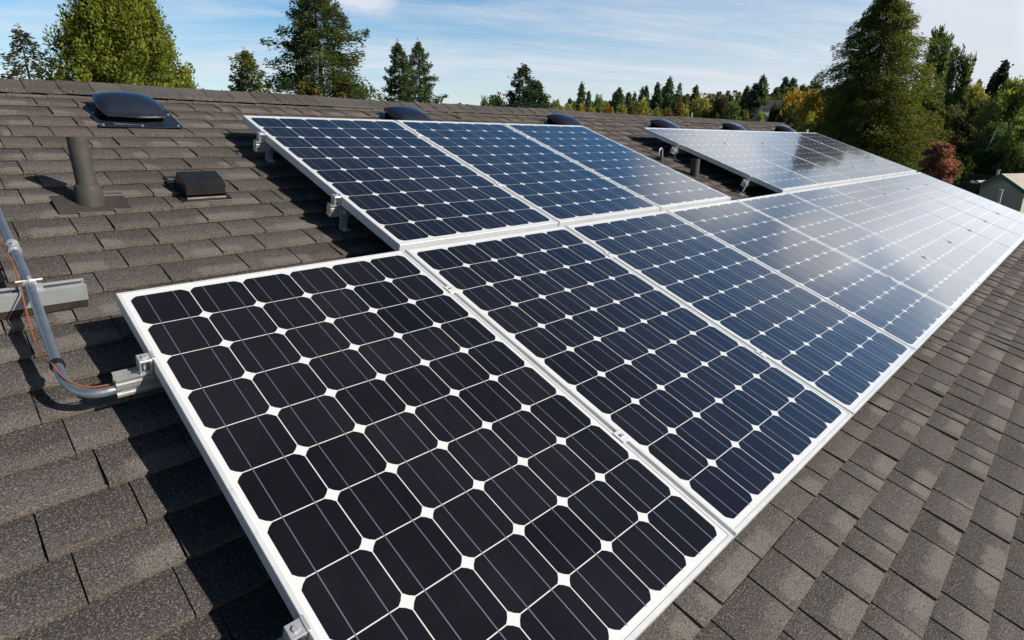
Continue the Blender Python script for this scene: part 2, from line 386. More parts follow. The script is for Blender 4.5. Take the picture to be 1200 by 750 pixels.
# body
SIDING = weathered('grey_siding', (0.30, 0.30, 0.28), (0.26, 0.26, 0.24), 3, 0.7)
TRIM = weathered('white_trim', (0.7, 0.7, 0.68), (0.6, 0.6, 0.58), 4, 0.6)
e0 = rp(0, QEE, 0); ytop = 2 * yr.y - e0.y
w = MB(); yb0, yb1 = e0.y + 0.45, ytop - 0.45; ze = e0.z - 0.02
zin = e0.z + 0.45 * math.tan(SLOPE) - 0.12; zr = yr.z - 0.12
xa, xb = U0 + 0.35, U1 - 0.25
w.add([(xa, yb0, 0), (xb, yb0, 0), (xb, yb1, 0), (xa, yb1, 0), (xa, yb0, zin), (xb, yb0, zin), (xb, yb1, zin), (xa, yb1, zin), (xa, yr.y, zr), (xb, yr.y, zr)],
      [(0, 1, 5, 4), (1, 2, 6, 9, 5), (2, 3, 7, 6), (3, 0, 4, 8, 7), (4, 5, 9, 8), (8, 9, 6, 7)])
w.build('wall', SIDING, house)
for xx in (U0, U1):
    for sgn in (1, -1):
        fb = MB(); L_ = (QR - QEE)
        fb.box(-0.012, 0.012, -L_ + 0.01, -0.01, -0.17, -0.014)
        f_ = fb.build('bargeboard', TRIM, house)
        f_.location = (xx + (0.012 if xx == U0 else -0.012), yr.y, yr.z); f_.rotation_euler = ROT if sgn == 1 else bs.rotation_euler

# ------------------------------------------------------------------ solar panels
PW, PH, PITCH, HT = 0.997, 1.573, 1.01, 0.175      # width, height, pitch along ridge, top face above the shingles
FT = 0.040
def make_panel():
    t = empty('solar_panel', label='x', cat='solar panel', group='solar panels of the roof array')
    # local frame: x along ridge, y up the slope, z out; origin at lower-left corner of the underside
    f = MB()
    loops = [(0.028, 0.0), (0.0, 0.0), (0.0, FT - 0.0015), (0.0012, FT), (0.0105, FT), (0.0115, FT - 0.0004), (0.0115, FT - 0.0012), (0.002, FT - 0.0012)]
    loops = loops + [(0.002, 0.002), (0.028, 0.002)]
    vs = []
    for ins, z in loops: vs += [(ins, ins, z), (PW - ins, ins, z), (PW - ins, PH - ins, z), (ins, PH - ins, z)]
    fs = []
    nl = len(loops)
    for k in range(nl):
        k2 = (k + 1) % nl
        for i in range(4):
            j = (i + 1) % 4; fs.append((k*4+i, k*4+j, k2*4+j, k2*4+i))
    f.add(vs, fs); f.build('frame', ALU, t)
    b = MB(); zt = FT - 0.0016
    b.box(0.003, PW - 0.003, 0.003, PH - 0.003, zt - 0.005, zt); b.build('backsheet', BACK, t)
    mu, mv, g = 0.0245, 0.030, 0.0027
    cu, cv = (PW - 2 * mu + g) / 6, (PH - 2 * mv + g) / 10; ch = 0.0185
    cb = MB(); bb = MB(); tones = []; rnd = random.Random(4)
    for i in range(6):
        for j in range(10):
            x0, y0 = mu + i * cu, mv + j * cv; x1, y1 = x0 + cu - g, y0 + cv - g; z = zt + 0.0003
            q = ch * 0.30; e = ch
            P = [(x0 + e, y0), (x1 - e, y0), (x1 - e*.46, y0 + e*.42), (x1, y0 + e), (x1, y1 - e), (x1 - e*.46, y1 - e*.42), (x1 - e, y1), (x0 + e, y1), (x0 + e*.46, y1 - e*.42), (x0, y1 - e), (x0, y0 + e), (x0 + e*.46, y0 + e*.42)]
            cb.add([(a, b_, z) for a, b_ in P], [tuple(range(12))]); tones += [(rnd.random(), 0, 0, 1)] * 12
            for fx in (0.262, 0.738):
                xc = x0 + (x1 - x0) * fx
                bb.add([(xc - .0011, y0 - (g + .0003 if j else 0.004), z + .00018), (xc + .0011, y0 - (g + .0003 if j else 0.004), z + .00018), (xc + .0011, y1, z + .00018), (xc - .0011, y1, z + .00018)], [(0, 1, 2, 3)])
    ncell = len(cb.f); cb.add(bb.v, bb.f, 1); tones += [(0, 0, 0, 1)] * (4 * len(bb.f))
    co = cb.build('solar_cells', [CELL, BUS], t)
    ca = co.data.attributes.new('cell', 'FLOAT_COLOR', 'CORNER'); ca.data.foreach_set('color', np.array(tones, dtype=np.float32).ravel())
    jb = MB(); jb.box(PW/2 - .06, PW/2 + .06, PH - .2, PH - .1, zt - .03, zt - .0052, bev=.004); jb.build('junction_box', TAPE, t)
    return t
panel0 = make_panel(); used = False
ordn = ['second', 'third', 'fourth', 'fifth', 'sixth', 'seventh', 'eighth', 'ninth']
GAPV = 0.0387
def UI(i): return i * PITCH if i <= 3 else 3 * PITCH + (i - 3) * (PW + 0.0055)
def place_panel(i, upper, label):
    global used
    p = copy_tree(panel0) if used else panel0; used = True
    if not upper: on_roof(p, UI(i), -PH, HT - FT)
    else:
        TH = 0.019
        p.location = rp(UI(i), GAPV, HT - FT); p.rotation_euler = (SLOPE - TH, 0, 0)
    p['label'] = label
for i in range(10):
    if i == 0: lb = 'nearest and largest solar panel, near-black cells, lower left corner of the array'
    elif i == 9: lb = 'farthest solar panel of the lower row, washed white by sky glare'
    else: lb = '%s solar panel of the long lower row counting from the nearest one' % ordn[i - 1]
    place_panel(i, False, lb)
for i, lb in ((1, 'solar panel at the upper left corner, first of the near three in the upper row'), (2, 'middle solar panel of the near three in the upper row'),
              (3, 'solar panel of the upper row just left of the gap with the vent pipes'), (5, 'solar panel of the upper row just right of the gap with the vent pipes'),
              (6, 'second solar panel of the upper row beyond the gap with the vent pipes'), (7, 'middle solar panel of the far five in the upper row'),
              (8, 'fourth solar panel of the upper row beyond the gap, next to the last'), (9, 'last solar panel of the upper row beside the big dark conifer, mirroring it')):
    place_panel(i, True, lb)

# rails, feet, clamps
RT = HT - FT - 0.001                        # top of rail
def rail(u0, u1, q, label, feet, hh=None):
    r = empty('mounting_rail', label=label, cat='mounting rail', group='aluminium rails under the panels')
    rt = RT if hh is None else hh
    on_roof(r, u0, q, 0)
    b = MB(); L_ = u1 - u0; w2 = 0.020; z0, z1 = rt - 0.056, rt
    # extruded profile with grooves on the sides and a slot on top
    prof = [(-w2, z0), (-w2, z0 + .008), (-w2 + .004, z0 + .010), (-w2 + .004, z0 + .022), (-w2, z0 + .024), (-w2, z1 - .016), (-w2 + .004, z1 - .014), (-w2 + .004, z1 - .006), (-w2, z1 - .004), (-w2, z1),
            (-.005, z1), (-.005, z1 - .012), (.005, z1 - .012), (.005, z1), (w2, z1), (w2, z1 - .004), (w2 - .004, z1 - .006), (w2 - .004, z1 - .014), (w2, z1 - .016), (w2, z0 + .024), (w2 - .004, z0 + .022), (w2 - .004, z0 + .010), (w2, z0 + .008), (w2, z0)]
    n = len(prof); vs = [(0, y, z) for y, z in prof] + [(L_, y, z) for y, z in prof]
    fs = [(i, (i + 1) % n, n + (i + 1) % n, n + i) for i in range(n)]
    # end caps split into simple quads left/right of the slot
    fs += [tuple(range(n)), tuple(range(2 * n - 1, n - 1, -1))]
    b.add(vs, fs); b.build('rail_bar', RAILM, r)
    for fx in feet:
        ft = MB(); x = fx - u0
        ft.box(x - .02, x + .02, -.065, .0 - .0215, 0.011, 0.016, bev=.001)
        ft.box(x - .02, x + .02, -.0265, -.0215, 0.0162, rt - 0.012, bev=.001)
        ft.tube([(x, -.0225, rt - .035), (x, -.038, rt - .035)], .0075, 6)
        ft.tube([(x, -.047, .0165), (x, -.047, .026)], .0085, 6)
        ft.build('l_foot', STEEL, r)
        if fx == 1.03: continue
        fl = MB(); fl.box(x - .035, x + .035, -.09, .04, 0.0085, 0.0108); fl.build('flashing', ALU, r)
    return r
def T_h(q):                                  # upper panels' underside height at slope position q
    return RT - (q - GAPV) * 0.019
rail(-0.088, 10.2, -0.315, 'upper aluminium rail under the lower row, white grooved end by the bent conduit', [0.55, 2.1, 3.6, 5.1, 6.6, 8.1, 9.6])
rail(-0.055, 10.2, -1.172, 'lower aluminium rail under the lower row, its end at the bottom of the photo', [0.45, 2.0, 3.5, 5.0, 6.5, 8.0, 9.5])
rail(0.962, 4.09, 0.535, 'lower rail under the near three upper panels', [1.03, 2.6, 3.8], T_h(0.535))
rail(0.962, 4.09, 1.335, 'upper rail under the near three upper panels', [1.03, 2.6, 3.8], T_h(1.335))
rail(4.945, 10.2, 0.36, 'lower rail under the far upper panels with bright foot in the gap', [4.970, 6.8, 8.6, 10.1], T_h(0.36))
rail(4.945, 10.2, 1.16, 'upper rail under the far upper panels with bright foot in the gap', [5.0, 6.8, 8.6, 10.1], T_h(1.16))

def clamp(u, q, label, end=True, dz=0.0, rz=0):
    c_ = empty('end_clamp' if end else 'mid_clamp', label=label, cat='panel clamp', group='panel end clamps' if end else 'panel mid clamps')
    on_roof(c_, u, q, RT + dz, rz)
    b = MB()
    if end:   # z-shaped block left of the frame (local x = outward)
        b.box(0.0015, 0.031, -.0165, .0165, FT - .006, FT - .0022 + .0035, bev=.0008)
        b.box(-0.0065, 0.0015, -.0165, .0165, FT + .0012, FT + .0040, bev=.0006)
        b.box(0.0018, 0.0052, -.0165, .0165, .0012, FT - .0062)
        b.box(0.0275, 0.031, -.0165, .0165, .0012, FT - .0062)
        b.build('clamp_body', STEEL, c_)
        s_ = MB(); s_.tube([(.016, 0, .0012), (.016, 0, FT + .0014)], .004, 8)
        s_.tube([(.016, 0, FT + .0015), (.016, 0, FT + .0058)], .0075, 6); s_.build('bolt', STEEL, c_)
    else:
        b.box(-.017, .017, -.022, .022, FT + .0012, FT + .0038, bev=.0007)
        b.box(-.0024, .0024, -.022, .022, .0015, FT + .0010)
        b.build('clamp_body', ALU, c_)
        s_ = MB(); s_.tube([(0, 0, FT + .0039), (0, 0, FT + .0085)], .0065, 6); s_.build('bolt', STEEL, c_)
    return c_
clamp(-0.001, -0.315, 'end clamp on the left edge of the nearest panel, above the white rail end', rz=math.pi)
clamp(-0.001, -1.172, 'shiny end clamp at the bottom of the photo on the nearest panel', rz=math.pi)
clamp(1.009, 0.535, 'lower end clamp on the left edge of the upper left panel', dz=T_h(.535) - RT, rz=math.pi)
clamp(1.009, 1.335, 'upper end clamp on the left edge of the upper left panel', dz=T_h(1.335) - RT, rz=math.pi)
clamp(UI(5) - .001, 0.36, 'lower end clamp on the panel right of the vent pipe gap', dz=T_h(.36) - RT, rz=math.pi)
clamp(UI(5) - .001, 1.16, 'upper end clamp on the panel right of the vent pipe gap', dz=T_h(1.16) - RT, rz=math.pi)
nm9 = ['first', 'second', 'third', 'fourth', 'fifth', 'sixth', 'seventh', 'eighth', 'ninth']
for i in range(1, 10):
    for q, s_ in ((-0.315, 'upper'), (-1.172, 'lower')):
        clamp(UI(i) - (.0065 if i <= 3 else .00275), q, '%s mid clamp in the %s seam of the lower row from the left' % (s_, nm9[i - 1]), end=False)
for i in (2, 3, 6, 7, 8, 9):
    for q, s_ in (((0.535, 'lower'), (1.335, 'upper')) if i < 4 else ((0.36, 'lower'), (1.16, 'upper'))):
        k_ = {2: 'first seam of the near upper panels', 3: 'second seam of the near upper panels', 6: 'first seam of the far upper panels', 7: 'second seam of the far upper panels', 8: 'third seam of the far upper panels', 9: 'last seam of the far upper panels'}[i]
        clamp(UI(i) - (.0065 if i <= 3 else .00275), q, '%s mid clamp in the %s' % (s_, k_), end=False, dz=T_h(q) - RT)

# ------------------------------------------------------------------ roof vents
def make_vent():
    v = empty('roof_vent', label='x', cat='roof vent', group='low dome vents along the ridge')
    fl = MB(); fl.box(-.185, .205, -.195, .17, 0.009, 0.0125, bev=.001); fl.build('flange', BLACK, v)
    sc = MB()
    for sx_, sy_ in ((-.165, -.175), (.185, -.175), (0.01, -.178), (-.168, .0), (.188, .0)): sc.tube([(sx_, sy_, .0126), (sx_, sy_, .0165)], .006, 8)
    sc.build('screws', STEEL, v)
    nk = MB(); nk.box(-.13, .13, -.12, .12, 0.0126, 0.052); nk.build('neck', DARKIN, v)
    hd = MB(); nx, ny = 22, 18
    def hz(a, b): return 0.068 + 0.040 * (1 - abs(a) ** 2.6) ** 0.75 * (1 - abs(b) ** 2.4) ** 0.75
    def xy(a, b):
        k_ = 1 - 0.10 * (abs(a * b)) ** 1.5
        return a * .152 * k_ + 0.0, b * .150 * k_
    for s_, off in ((1, 0), (-1, 1)):
        for i in range(nx + 1):
            for j in range(ny + 1):
                a, b_ = -1 + 2 * i / nx, -1 + 2 * j / ny; x, y = xy(a, b_)
                z = hz(a, b_) if s_ == 1 else 0.046
                hd.v.append((x, y, z))
    o2 = (nx + 1) * (ny + 1); idx = lambda i, j: i * (ny + 1) + j
    for i in range(nx):
        for j in range(ny):
            f = (idx(i, j), idx(i + 1, j), idx(i + 1, j + 1), idx(i, j + 1)); hd.f.append(f); hd.f.append(tuple(k + o2 for k in f[::-1]))
    for i in range(nx):
        hd.f.append((idx(i + 1, 0), idx(i, 0), idx(i, 0) + o2, idx(i + 1, 0) + o2)); hd.f.append((idx(i, ny), idx(i + 1, ny), idx(i + 1, ny) + o2, idx(i, ny) + o2))
    for j in range(ny):
        hd.f.append((idx(0, j), idx(0, j + 1), idx(0, j + 1) + o2, idx(0, j) + o2)); hd.f.append((idx(nx, j + 1), idx(nx, j), idx(nx, j) + o2, idx(nx, j + 1) + o2))
    hd.mi = [0] * len(hd.f); hd.build('hood', BLACK, v, smooth=35)
    lp = MB(); pts = [(xy(-1 + 2 * i / 16, -1)[0], xy(-1 + 2 * i / 16, -1)[1] - .002, 0.048) for i in range(17)]
    lp.tube(pts, .003, 6); lp.build('front_lip', BLACK, v)
    return v
v0 = make_vent()
vl = ['large black dome vent near the ridge at the upper left', 'black dome vent peeking over the first near upper panel seam', 'black dome vent above the third upper panel near the ridge',
      'dome vent just behind the left corner of the far upper panels', 'dome vent behind the middle of the far upper panels', 'last dome vent near the far end of the ridge by the big conifer']
for k in range(6):
    v = v0 if k == 0 else copy_tree(v0)
    on_roof(v, 0.55 + 1.835 * k, 1.965, 0); v['label'] = vl[k]

# small square exhaust vent
bx = empty('exhaust_vent', label='small square black exhaust vent on the shingles left of the panels', cat='roof vent'); on_roof(bx, 0.565, 0.985, 0)
b = MB(); b.box(-.105, .105, -.115, .16, .009, .012, bev=.001); b.build('flange', BOXM, bx)
b = MB(); W2 = .082
prof = [(-.085, .030), (-.085, .074), (-.045, .088), (.035, .088), (.085, .020), (.085, .0125)]
vs = [(-W2, y, z) for y, z in prof] + [(W2, y, z) for y, z in prof]; n = len(prof)
fs = [(i + 1, i, n + i, n + i + 1) for i in range(n - 1)]
b.add(vs, fs)
for sx in (-1, 1):
    x = sx * W2
    b.add([(x, -.085, .0125), (x, -.085, .074), (x, -.045, .088), (x, .035, .088), (x, .085, .020), (x, .085, .0125)], [tuple(range(6)) if sx < 0 else tuple(range(5, -1, -1))])
b.build('hood', BOXM, bx)
b = MB(); b.box(-W2 + .002, W2 - .002, -.076, -.072, .013, .072); b.build('shade_sheet', DARKIN, bx)  # near-black sheet painted as the shade in the open front
b = MB(); b.box(-W2, W2, -.094, -.086, .0128, .020, bev=.001); b.build('front_sill', weathered('tan_edge', (.30, .25, .2), (.2, .16, .13), 20), bx)

# plumbing vent pipe (vertical)
pv = empty('vent_pipe', rp(0.135, 0.928, 0.0), label='tall brown painted plumbing vent pipe with round collar on the left slope', cat='vent pipe')
def pipe_parts(t, hgt, r, collar, fl, m1=BROWNP):
    p = MB(); ro, ri = r, r * 0.86
    for k, (rad, z) in enumerate(((ro, -0.03), (ro, hgt), (ri, hgt), (ri, hgt - 0.12))):
        for i in range(24): p.v.append((rad * math.cos(i * math.pi / 12), rad * math.sin(i * math.pi / 12), z))
    for k in range(3):
        for i in range(24): p.f.append((k*24+i, k*24+(i+1) % 24, (k+1)*24+(i+1) % 24, (k+1)*24+i))
    p.f.append(tuple(72 + i for i in range(24))); p.mi = [0] * len(p.f); p.build('pipe', m1, t, smooth=40)
    if collar:
        c_ = MB(); c_.tube([(0, 0, -0.03), (0, 0, collar * .8), (0, 0, collar), (0, 0, collar + .006)], [r * 1.42, r * 1.34, r * 1.28, r * 1.1], 24); c_.build('collar', m1, t, smooth=35)
    if fl:
        f_ = MB(); f_.box(-fl[0], fl[1], -fl[2], fl[3], .0095, .0125, bev=.001); o = f_.build('flashing', BROWNF, t); o.rotation_euler = ROT
pipe_parts(pv, 0.262, 0.036, 0.075, (.12, .125, .085, .075))
p2 = empty('vent_pipe', rp(4.75, 0.735, 0.0), label='short dark vent pipe in the gap of the upper panel row', cat='vent pipe')
pipe_parts(p2, 0.165, 0.040, 0, (.12, .12, .12, .14))
p3 = empty('vent_pipe', rp(4.70, 1.10, 0.0), label='low dark pipe stub with a wire loop on top, in the gap between upper panels', cat='vent pipe')
pipe_parts(p3, 0.05, 0.035, 0, (.1, .1, .1, .1))
b = MB(); b.tube([(-.03, 0, .05)] + [(-.03 * math.cos(a), 0, .09 + .035 * math.sin(a)) for a in np.linspace(0, math.pi, 8)] + [(.03, 0, .05)], .006, 8); b.build('wire_loop', STEEL, p3)

# ------------------------------------------------------------------ strut channels, conduit, wire
def strut(u0, u1, q0, h0, label, hh=0.052, ww=0.045):
    s_ = empty('strut_channel', label=label, cat='strut channel', group='galvanised strut channels at the left'); on_roof(s_, u0, q0, 0)
    L_ = u1 - u0; t = 0.0025; b = MB()
    b.box(0, L_, 0, t, h0, h0 + hh); b.box(0, L_, ww - t, ww, h0, h0 + hh); b.box(0, L_, t, ww - t, h0, h0 + t)
    b.box(0, L_, t, .012, h0 + hh - t, h0 + hh); b.box(0, L_, ww - .012, ww - t, h0 + hh - t, h0 + hh)
    b.build('channel', STRUT, s_)
    k_ = MB(); k_.box(0.01, L_ - .002, .002, ww - .002, .009, h0 - .0005, bev=.002); k_.build('base_block', RUB, s_)
    return s_
strut(-1.2, -0.035, 0.197, 0.038, 'galvanised strut channel on the shingles crossed by the conduit')
strut(-1.2, -0.075, 1.385, 0.038, 'end of another strut channel at the left edge of the photo, higher up the roof')
cond = empty('conduit', label='galvanised steel conduit running down the left slope and bending into the rail end', cat='conduit')
on_roof(cond)
path = [(-.185, 3.0 - .7, .105), (-.172, .68, .105), (-.168, .225, .105), (-.180, -.17, .094)]
P0, P1, P2, P3 = Vector((-.180, -.17, .094)), Vector((-.184, -.27, .092)), Vector((-.165, -.335, .096)), Vector((-.075, -.322, .100))
bend = [tuple(P0 * (1 - t) ** 3 + P1 * 3 * t * (1 - t) ** 2 + P2 * 3 * t * t * (1 - t) + P3 * t ** 3) for t in np.linspace(0.05, 1, 14)]
cd = MB(); full = path + bend; cd.tube(full[1:4] + bend, .0125, 16); cd.tube([(-.185, 1.9, .105), (-.172, .69, .105)], .0125, 16); cd.build('tube', GALV, cond, smooth=50)
cp = MB()
cp.tube([(-.1695, .475, .105), (-.1695, .462, .105)], .0175, 16); cp.tube([(-.1695, .461, .105), (-.1692, .435, .105)], .0155, 16); cp.tube([(-.1692, .434, .105), (-.1692, .423, .105)], .0175, 16)
cp.tube([(-.1692, .448, .117), (-.1692, .448, .127)], .004, 6)
cp.build('coupling', STEEL, cond, smooth=40)
st = MB()
st.tube([(-.168 + .0145 * math.cos(a), .222, .105 + .0145 * math.sin(a)) for a in np.linspace(-.4, math.pi + .4, 12)], .0035, 6)
st.box(-.196, -.180, .205, .24, .0915, .0945); st.box(-.155, -.139, .205, .24, .0915, .0945)
st.tube([(-.200, .222, .118), (-.136, .222, .118)], .003, 6); st.tube([(-.168, .222, .118), (-.168, .222, .132)], .004, 6)
st.build('strap', STEEL, cond)
tp = MB(); tp.tube([(-.180, -.160, .0945), (-.1805, -.178, .0938)], .0165, 14); tp.build('tape_band', TAPE, cond, smooth=40)
wi = empty('orange_wire', label='thin orange wire looping beside the conduit down to the rail end', cat='wire'); on_roof(wi)
wp = [(-.20, 1.2, .09), (-.195, .6, .095), (-.190, .45, .10), (-.187, .34, .11), (-.190, .225, .108), (-.198, .10, .085), (-.203, -.03, .075), (-.200, -.12, .082), (-.191, -.17, .105), (-.186, -.215, .108), (-.172, -.262, .108), (-.14, -.30, .108), (-.10, -.312, .110), (-.07, -.315, .112)]
def smoothp(p, n=6):
    out = []
    P = [Vector(p[0])] + [Vector(a) for a in p] + [Vector(p[-1])]
    for i in range(1, len(P) - 2):
        for k in range(n):
            t = k / n; a, b_, c_, d = P[i-1], P[i], P[i+1], P[i+2]
            out.append(0.5 * ((2*b_) + (c_-a)*t + (2*a-5*b_+4*c_-d)*t*t + (-a+3*b_-3*c_+d)*t**3))
    return out + [P[-2]]
w_ = MB(); w_.tube(smoothp(wp), .0021, 8); w_.build('wire_strand', WIRE, wi, smooth=60)

# ------------------------------------------------------------------ trees
def leaf_material(name, trans=0.45):
    mt = mat(name, (0.05, 0.08, 0.02), 0.75, spec=0.2); nb = NB(mt)
    oi = nb.n('ShaderNodeObjectInfo'); at = nb.n('ShaderNodeAttribute', attribute_name='tone'); sp = nb.n('ShaderNodeSeparateColor'); nb.l(at.outputs['Color'], sp.inputs[0])
    h = nb.n('ShaderNodeHueSaturation')
    nb.l(oi.outputs['Color'], h.inputs['Color'])
    nb.l(nb.step(sp.outputs[0], 0, 1, 0.50, 1.55), h.inputs['Value'])
    nb.l(nb.step(sp.outputs[1], 0, 1, 0.475, 0.525), h.inputs['Hue'])
    nb.l(h.outputs[0], nb.b.inputs['Base Color'])
    tr = nb.n('ShaderNodeBsdfTranslucent'); nb.l(nb.mix(1.0, h.outputs[0], (1.0, 1.05, 0.55), 'MULTIPLY'), tr.inputs[0])
    mx = nb.n('ShaderNodeMixShader'); mx.inputs[0].default_value = trans
    nb.l(nb.b.outputs[0], mx.inputs[1]); nb.l(tr.outputs[0], mx.inputs[2]); nb.l(mx.outputs[0], nb.out.inputs[0])
    return mt
LEAF = leaf_material('foliage')
BARK = weathered('bark', (0.075, 0.055, 0.04), (0.045, 0.035, 0.028), 3, 0.9, 0, 0.1, 0.4)
BIRCH = weathered('pale_bark', (0.55, 0.53, 0.48), (0.35, 0.33, 0.3), 4, 0.8, 0, 0.1)
def cards(P, D, S_, Wd, tone, name):
    """P centres, D directions, S_ lengths, Wd widths -> one mesh of leaf-sized diamonds"""
    n = len(P); D = D / (np.linalg.norm(D, axis=1, keepdims=True) + 1e-9)
    rn = rng.normal(size=(n, 3)); Sd = np.cross(D, rn); Sd /= (np.linalg.norm(Sd, axis=1, keepdims=True) + 1e-9)
    up_ = np.cross(D, Sd)
    a = P - D * S_[:, None] * .5; c = P + D * S_[:, None] * .5
    b = P + Sd * Wd[:, None] * .5 + up_ * S_[:, None] * .06; d = P - Sd * Wd[:, None] * .5 + up_ * S_[:, None] * .06
    V = np.stack([a, b, c, d], 1).reshape(-1, 3).astype(np.float32)
    me = bpy.data.meshes.new(name); me.vertices.add(4 * n); me.vertices.foreach_set('co', V.ravel())
    me.loops.add(4 * n); me.loops.foreach_set('vertex_index', np.arange(4 * n, dtype=np.int32))
    me.polygons.add(n); me.polygons.foreach_set('loop_start', np.arange(0, 4 * n, 4, dtype=np.int32))
    me.polygons.foreach_set('loop_total', np.full(n, 4, dtype=np.int32))
    me.update(calc_edges=True)
    t = np.ones((4 * n, 4), dtype=np.float32); t[:, 0] = np.repeat(tone, 4); t[:, 1] = np.repeat(rng.random(n), 4)
    ca = me.attributes.new('tone', 'FLOAT_COLOR', 'CORNER'); ca.data.foreach_set('color', t.ravel())
    me.materials.append(LEAF); return me
def conifer(name, h, r, nb_, per, size, base=0.10, power=0.85, droop=0.25, rag=0.35, seed=0, wide=0.45, lift=0.35, fluff=0.0):
    """h height, r base radius, nb_ limbs, per = sprays per limb"""
    g = np.random.default_rng(seed); Ps, Ds, Ss, Ts = [], [], [], []; limbs = []
    tops = []
    for k in range(nb_):
        t = (k + g.random()) / nb_; t = t ** 0.88
        z = h * (base + (1 - base) * t); Rz = r * (1 - t) ** power + 0.012 * h * (1 - t) ** .3
        az = k * 2.39996 + g.normal() * .35
        Lb = Rz * (1 - rag + 1.6 * rag * g.random()) * (1 + 0.25 * math.sin(az * 2 + seed))
        if g.random() < 0.06: Lb *= 1.25
        el0 = lift * (t - 0.35) * 2 + g.normal() * .12 - droop * .2
        d = np.array([math.sin(az), math.cos(az), 0.0]); m_ = max(3, int(per * (0.3 + Lb / r) ))
        s = np.sqrt(g.random(m_)) * 1.0
        s = 0.12 + 0.88 * s
        zc = z + Lb * (el0 * s - droop * s * s + 0.22 * droop * s ** 4 * 2)
        P = d[None] * (Lb * s)[:, None]; P[:, 2] = zc
        side = np.array([d[1], -d[0], 0.0]); w_ = Lb * 0.26 * (1.15 - s) + size * .35
        off = g.normal(size=m_) * w_; P += side[None] * off[:, None]
        P[:, 2] += g.normal(size=m_) * (size * .28 + fluff * Lb) - np.abs(off) * .25
        Dv = d[None] * 1.0 + side[None] * (np.sign(off) * (0.4 + .6 * g.random(m_)))[:, None] + np.array([0, 0, 1.0])[None] * (g.normal(size=m_) * .35 - droop * .8)[:, None]
        Ps.append(P); Ds.append(Dv); Ss.append(size * (0.6 + .8 * g.random(m_)) * (0.55 + 0.45 * (1 - t)))
        bt = g.random() * .5 + .25
        Ts.append(np.clip(bt + g.normal(size=m_) * .2 + (s - .6) * .25, 0, 1))
        limbs.append(((0, 0, z), tuple(d * Lb * .5 + np.array([0, 0, z + Lb * (el0 * .5 - droop * .25)])), tuple(d * Lb * .9 + np.array([0, 0, z + Lb * (el0 * .9 - droop * .7)])), Lb))
    # leader
    m_ = max(6, per // 3); zt = h * (0.94 + .09 * g.random(m_)); P = g.normal(size=(m_, 3)) * size * .18; P[:, 2] = zt
    Ps.append(P); D_ = g.normal(size=(m_, 3)) * .5; D_[:, 2] = 1; Ds.append(D_); Ss.append(np.full(m_, size * .5)); Ts.append(g.random(m_) * .6)
    P, D, S_, T_ = map(np.concatenate, (Ps, Ds, Ss, Ts))
    me = cards(P, D, S_, S_ * wide, T_, name)
    tm = MB(); tm.tube([(0, 0, -0.3), (0, 0, h * .3), (0, 0, h * .7), (0, 0, h * .99)], [h * .018, h * .013, h * .007, h * .001], 8)
    for (a, b_, c_, Lb) in limbs[::max(1, nb_ // 90)]:
        tm.tube([a, b_, c_], [max(.008, Lb * .014), max(.006, Lb * .009), .003], 4, caps=False)
    return me, tm
def broadleaf(name, h, r, clumps, per, size, base=0.18, shape='round', seed=0, wide=0.7, clump=0.28):
    g = np.random.default_rng(seed); Ps, Ds, Ss, Ts, lim = [], [], [], [], []
    for k in range(clumps):
        t = g.random() if shape != 'round' else g.beta(1.6, 1.4)
        if shape == 'column': R = r * (0.55 + .6 * math.sin(math.pi * (0.08 + t * .87)) ** .7)
        elif shape == 'pyramid': R = r * (1 - t) ** .62 * 1.0 + r * .05
        else: R = r * math.sin(math.pi * (0.10 + t * .86)) ** .65
        z = h * (base + (1 - base) * t) ; az = g.random() * 6.283; rr2 = R * (g.random() ** .42) * (1 + .12 * math.sin(az * 3 + seed) + .08 * math.sin(az * 5 + t * 9))
        c = np.array([math.sin(az) * rr2, math.cos(az) * rr2, min(z, h - size)])
        cr = clump * r * (0.55 + .8 * g.random()); m_ = int(per * (.6 + .8 * g.random()))
        q = g.normal(size=(m_, 3)); q /= np.linalg.norm(q, axis=1, keepdims=True); q *= (g.random(m_) ** .45)[:, None] * cr
        q[:, 2] *= 1.5 if shape in ('column', 'pyramid') else .8
        Ps.append(c + q); dv = q + np.array([0, 0, .4 * cr if shape in ('column', 'pyramid') else -.1 * cr]) + g.normal(size=(m_, 3)) * cr * .5; Ds.append(dv)
        Ss.append(size * (.6 + .8 * g.random(m_))); b0 = g.random() * .5 + .2; Ts.append(np.clip(b0 + g.normal(size=m_) * .22 + q[:, 2] / cr * .12, 0, 1))
        lim.append(tuple(c))
    P, D, S_, T_ = map(np.concatenate, (Ps, Ds, Ss, Ts))
    me = cards(P, D, S_, S_ * wide, T_, name)
    tm = MB(); tm.tube([(0, 0, -.3), (0, 0, h * .25), (0.02 * h, 0, h * .6), (0, 0, h * .9)], [h * .022, h * .017, h * .009, h * .002], 8)
    for c in lim[::max(1, clumps // 50)]:
        z0 = max(h * .15, c[2] * .6); tm.tube([(0, 0, z0), (c[0] * .6, c[1] * .6, z0 + (c[2] - z0) * .7), c], [h * .006, h * .004, .004], 4, caps=False)
    return me, tm
def plant(kind, me, tm, base, colr, label, cat='tree', group=None, scale=(1, 1, 1), rz=0.0, bark=BARK, trunk_cache={}):
    t = empty(kind, base, (0, 0, rz), label, cat, group); t.scale = scale
    if group: colr = tuple(1.5 * v for v in colr)
    cr = bpy.data.objects.new('crown', me); col.objects.link(cr); cr.parent = t; cr.color = (*colr, 1)
    key = (me.name, bark.name)
    if key not in trunk_cache:
        o = tm.build('trunk', bark, t); trunk_cache[key] = o.data
    else:
        o = bpy.data.objects.new('trunk', trunk_cache[key]); col.objects.link(o); o.parent = t
    return t
def spot(x, ytop, D):
    p = sight(x, ytop, D); gz = ground_height(p.x, p.y); return Vector((p.x, p.y, gz)), p.z - gz
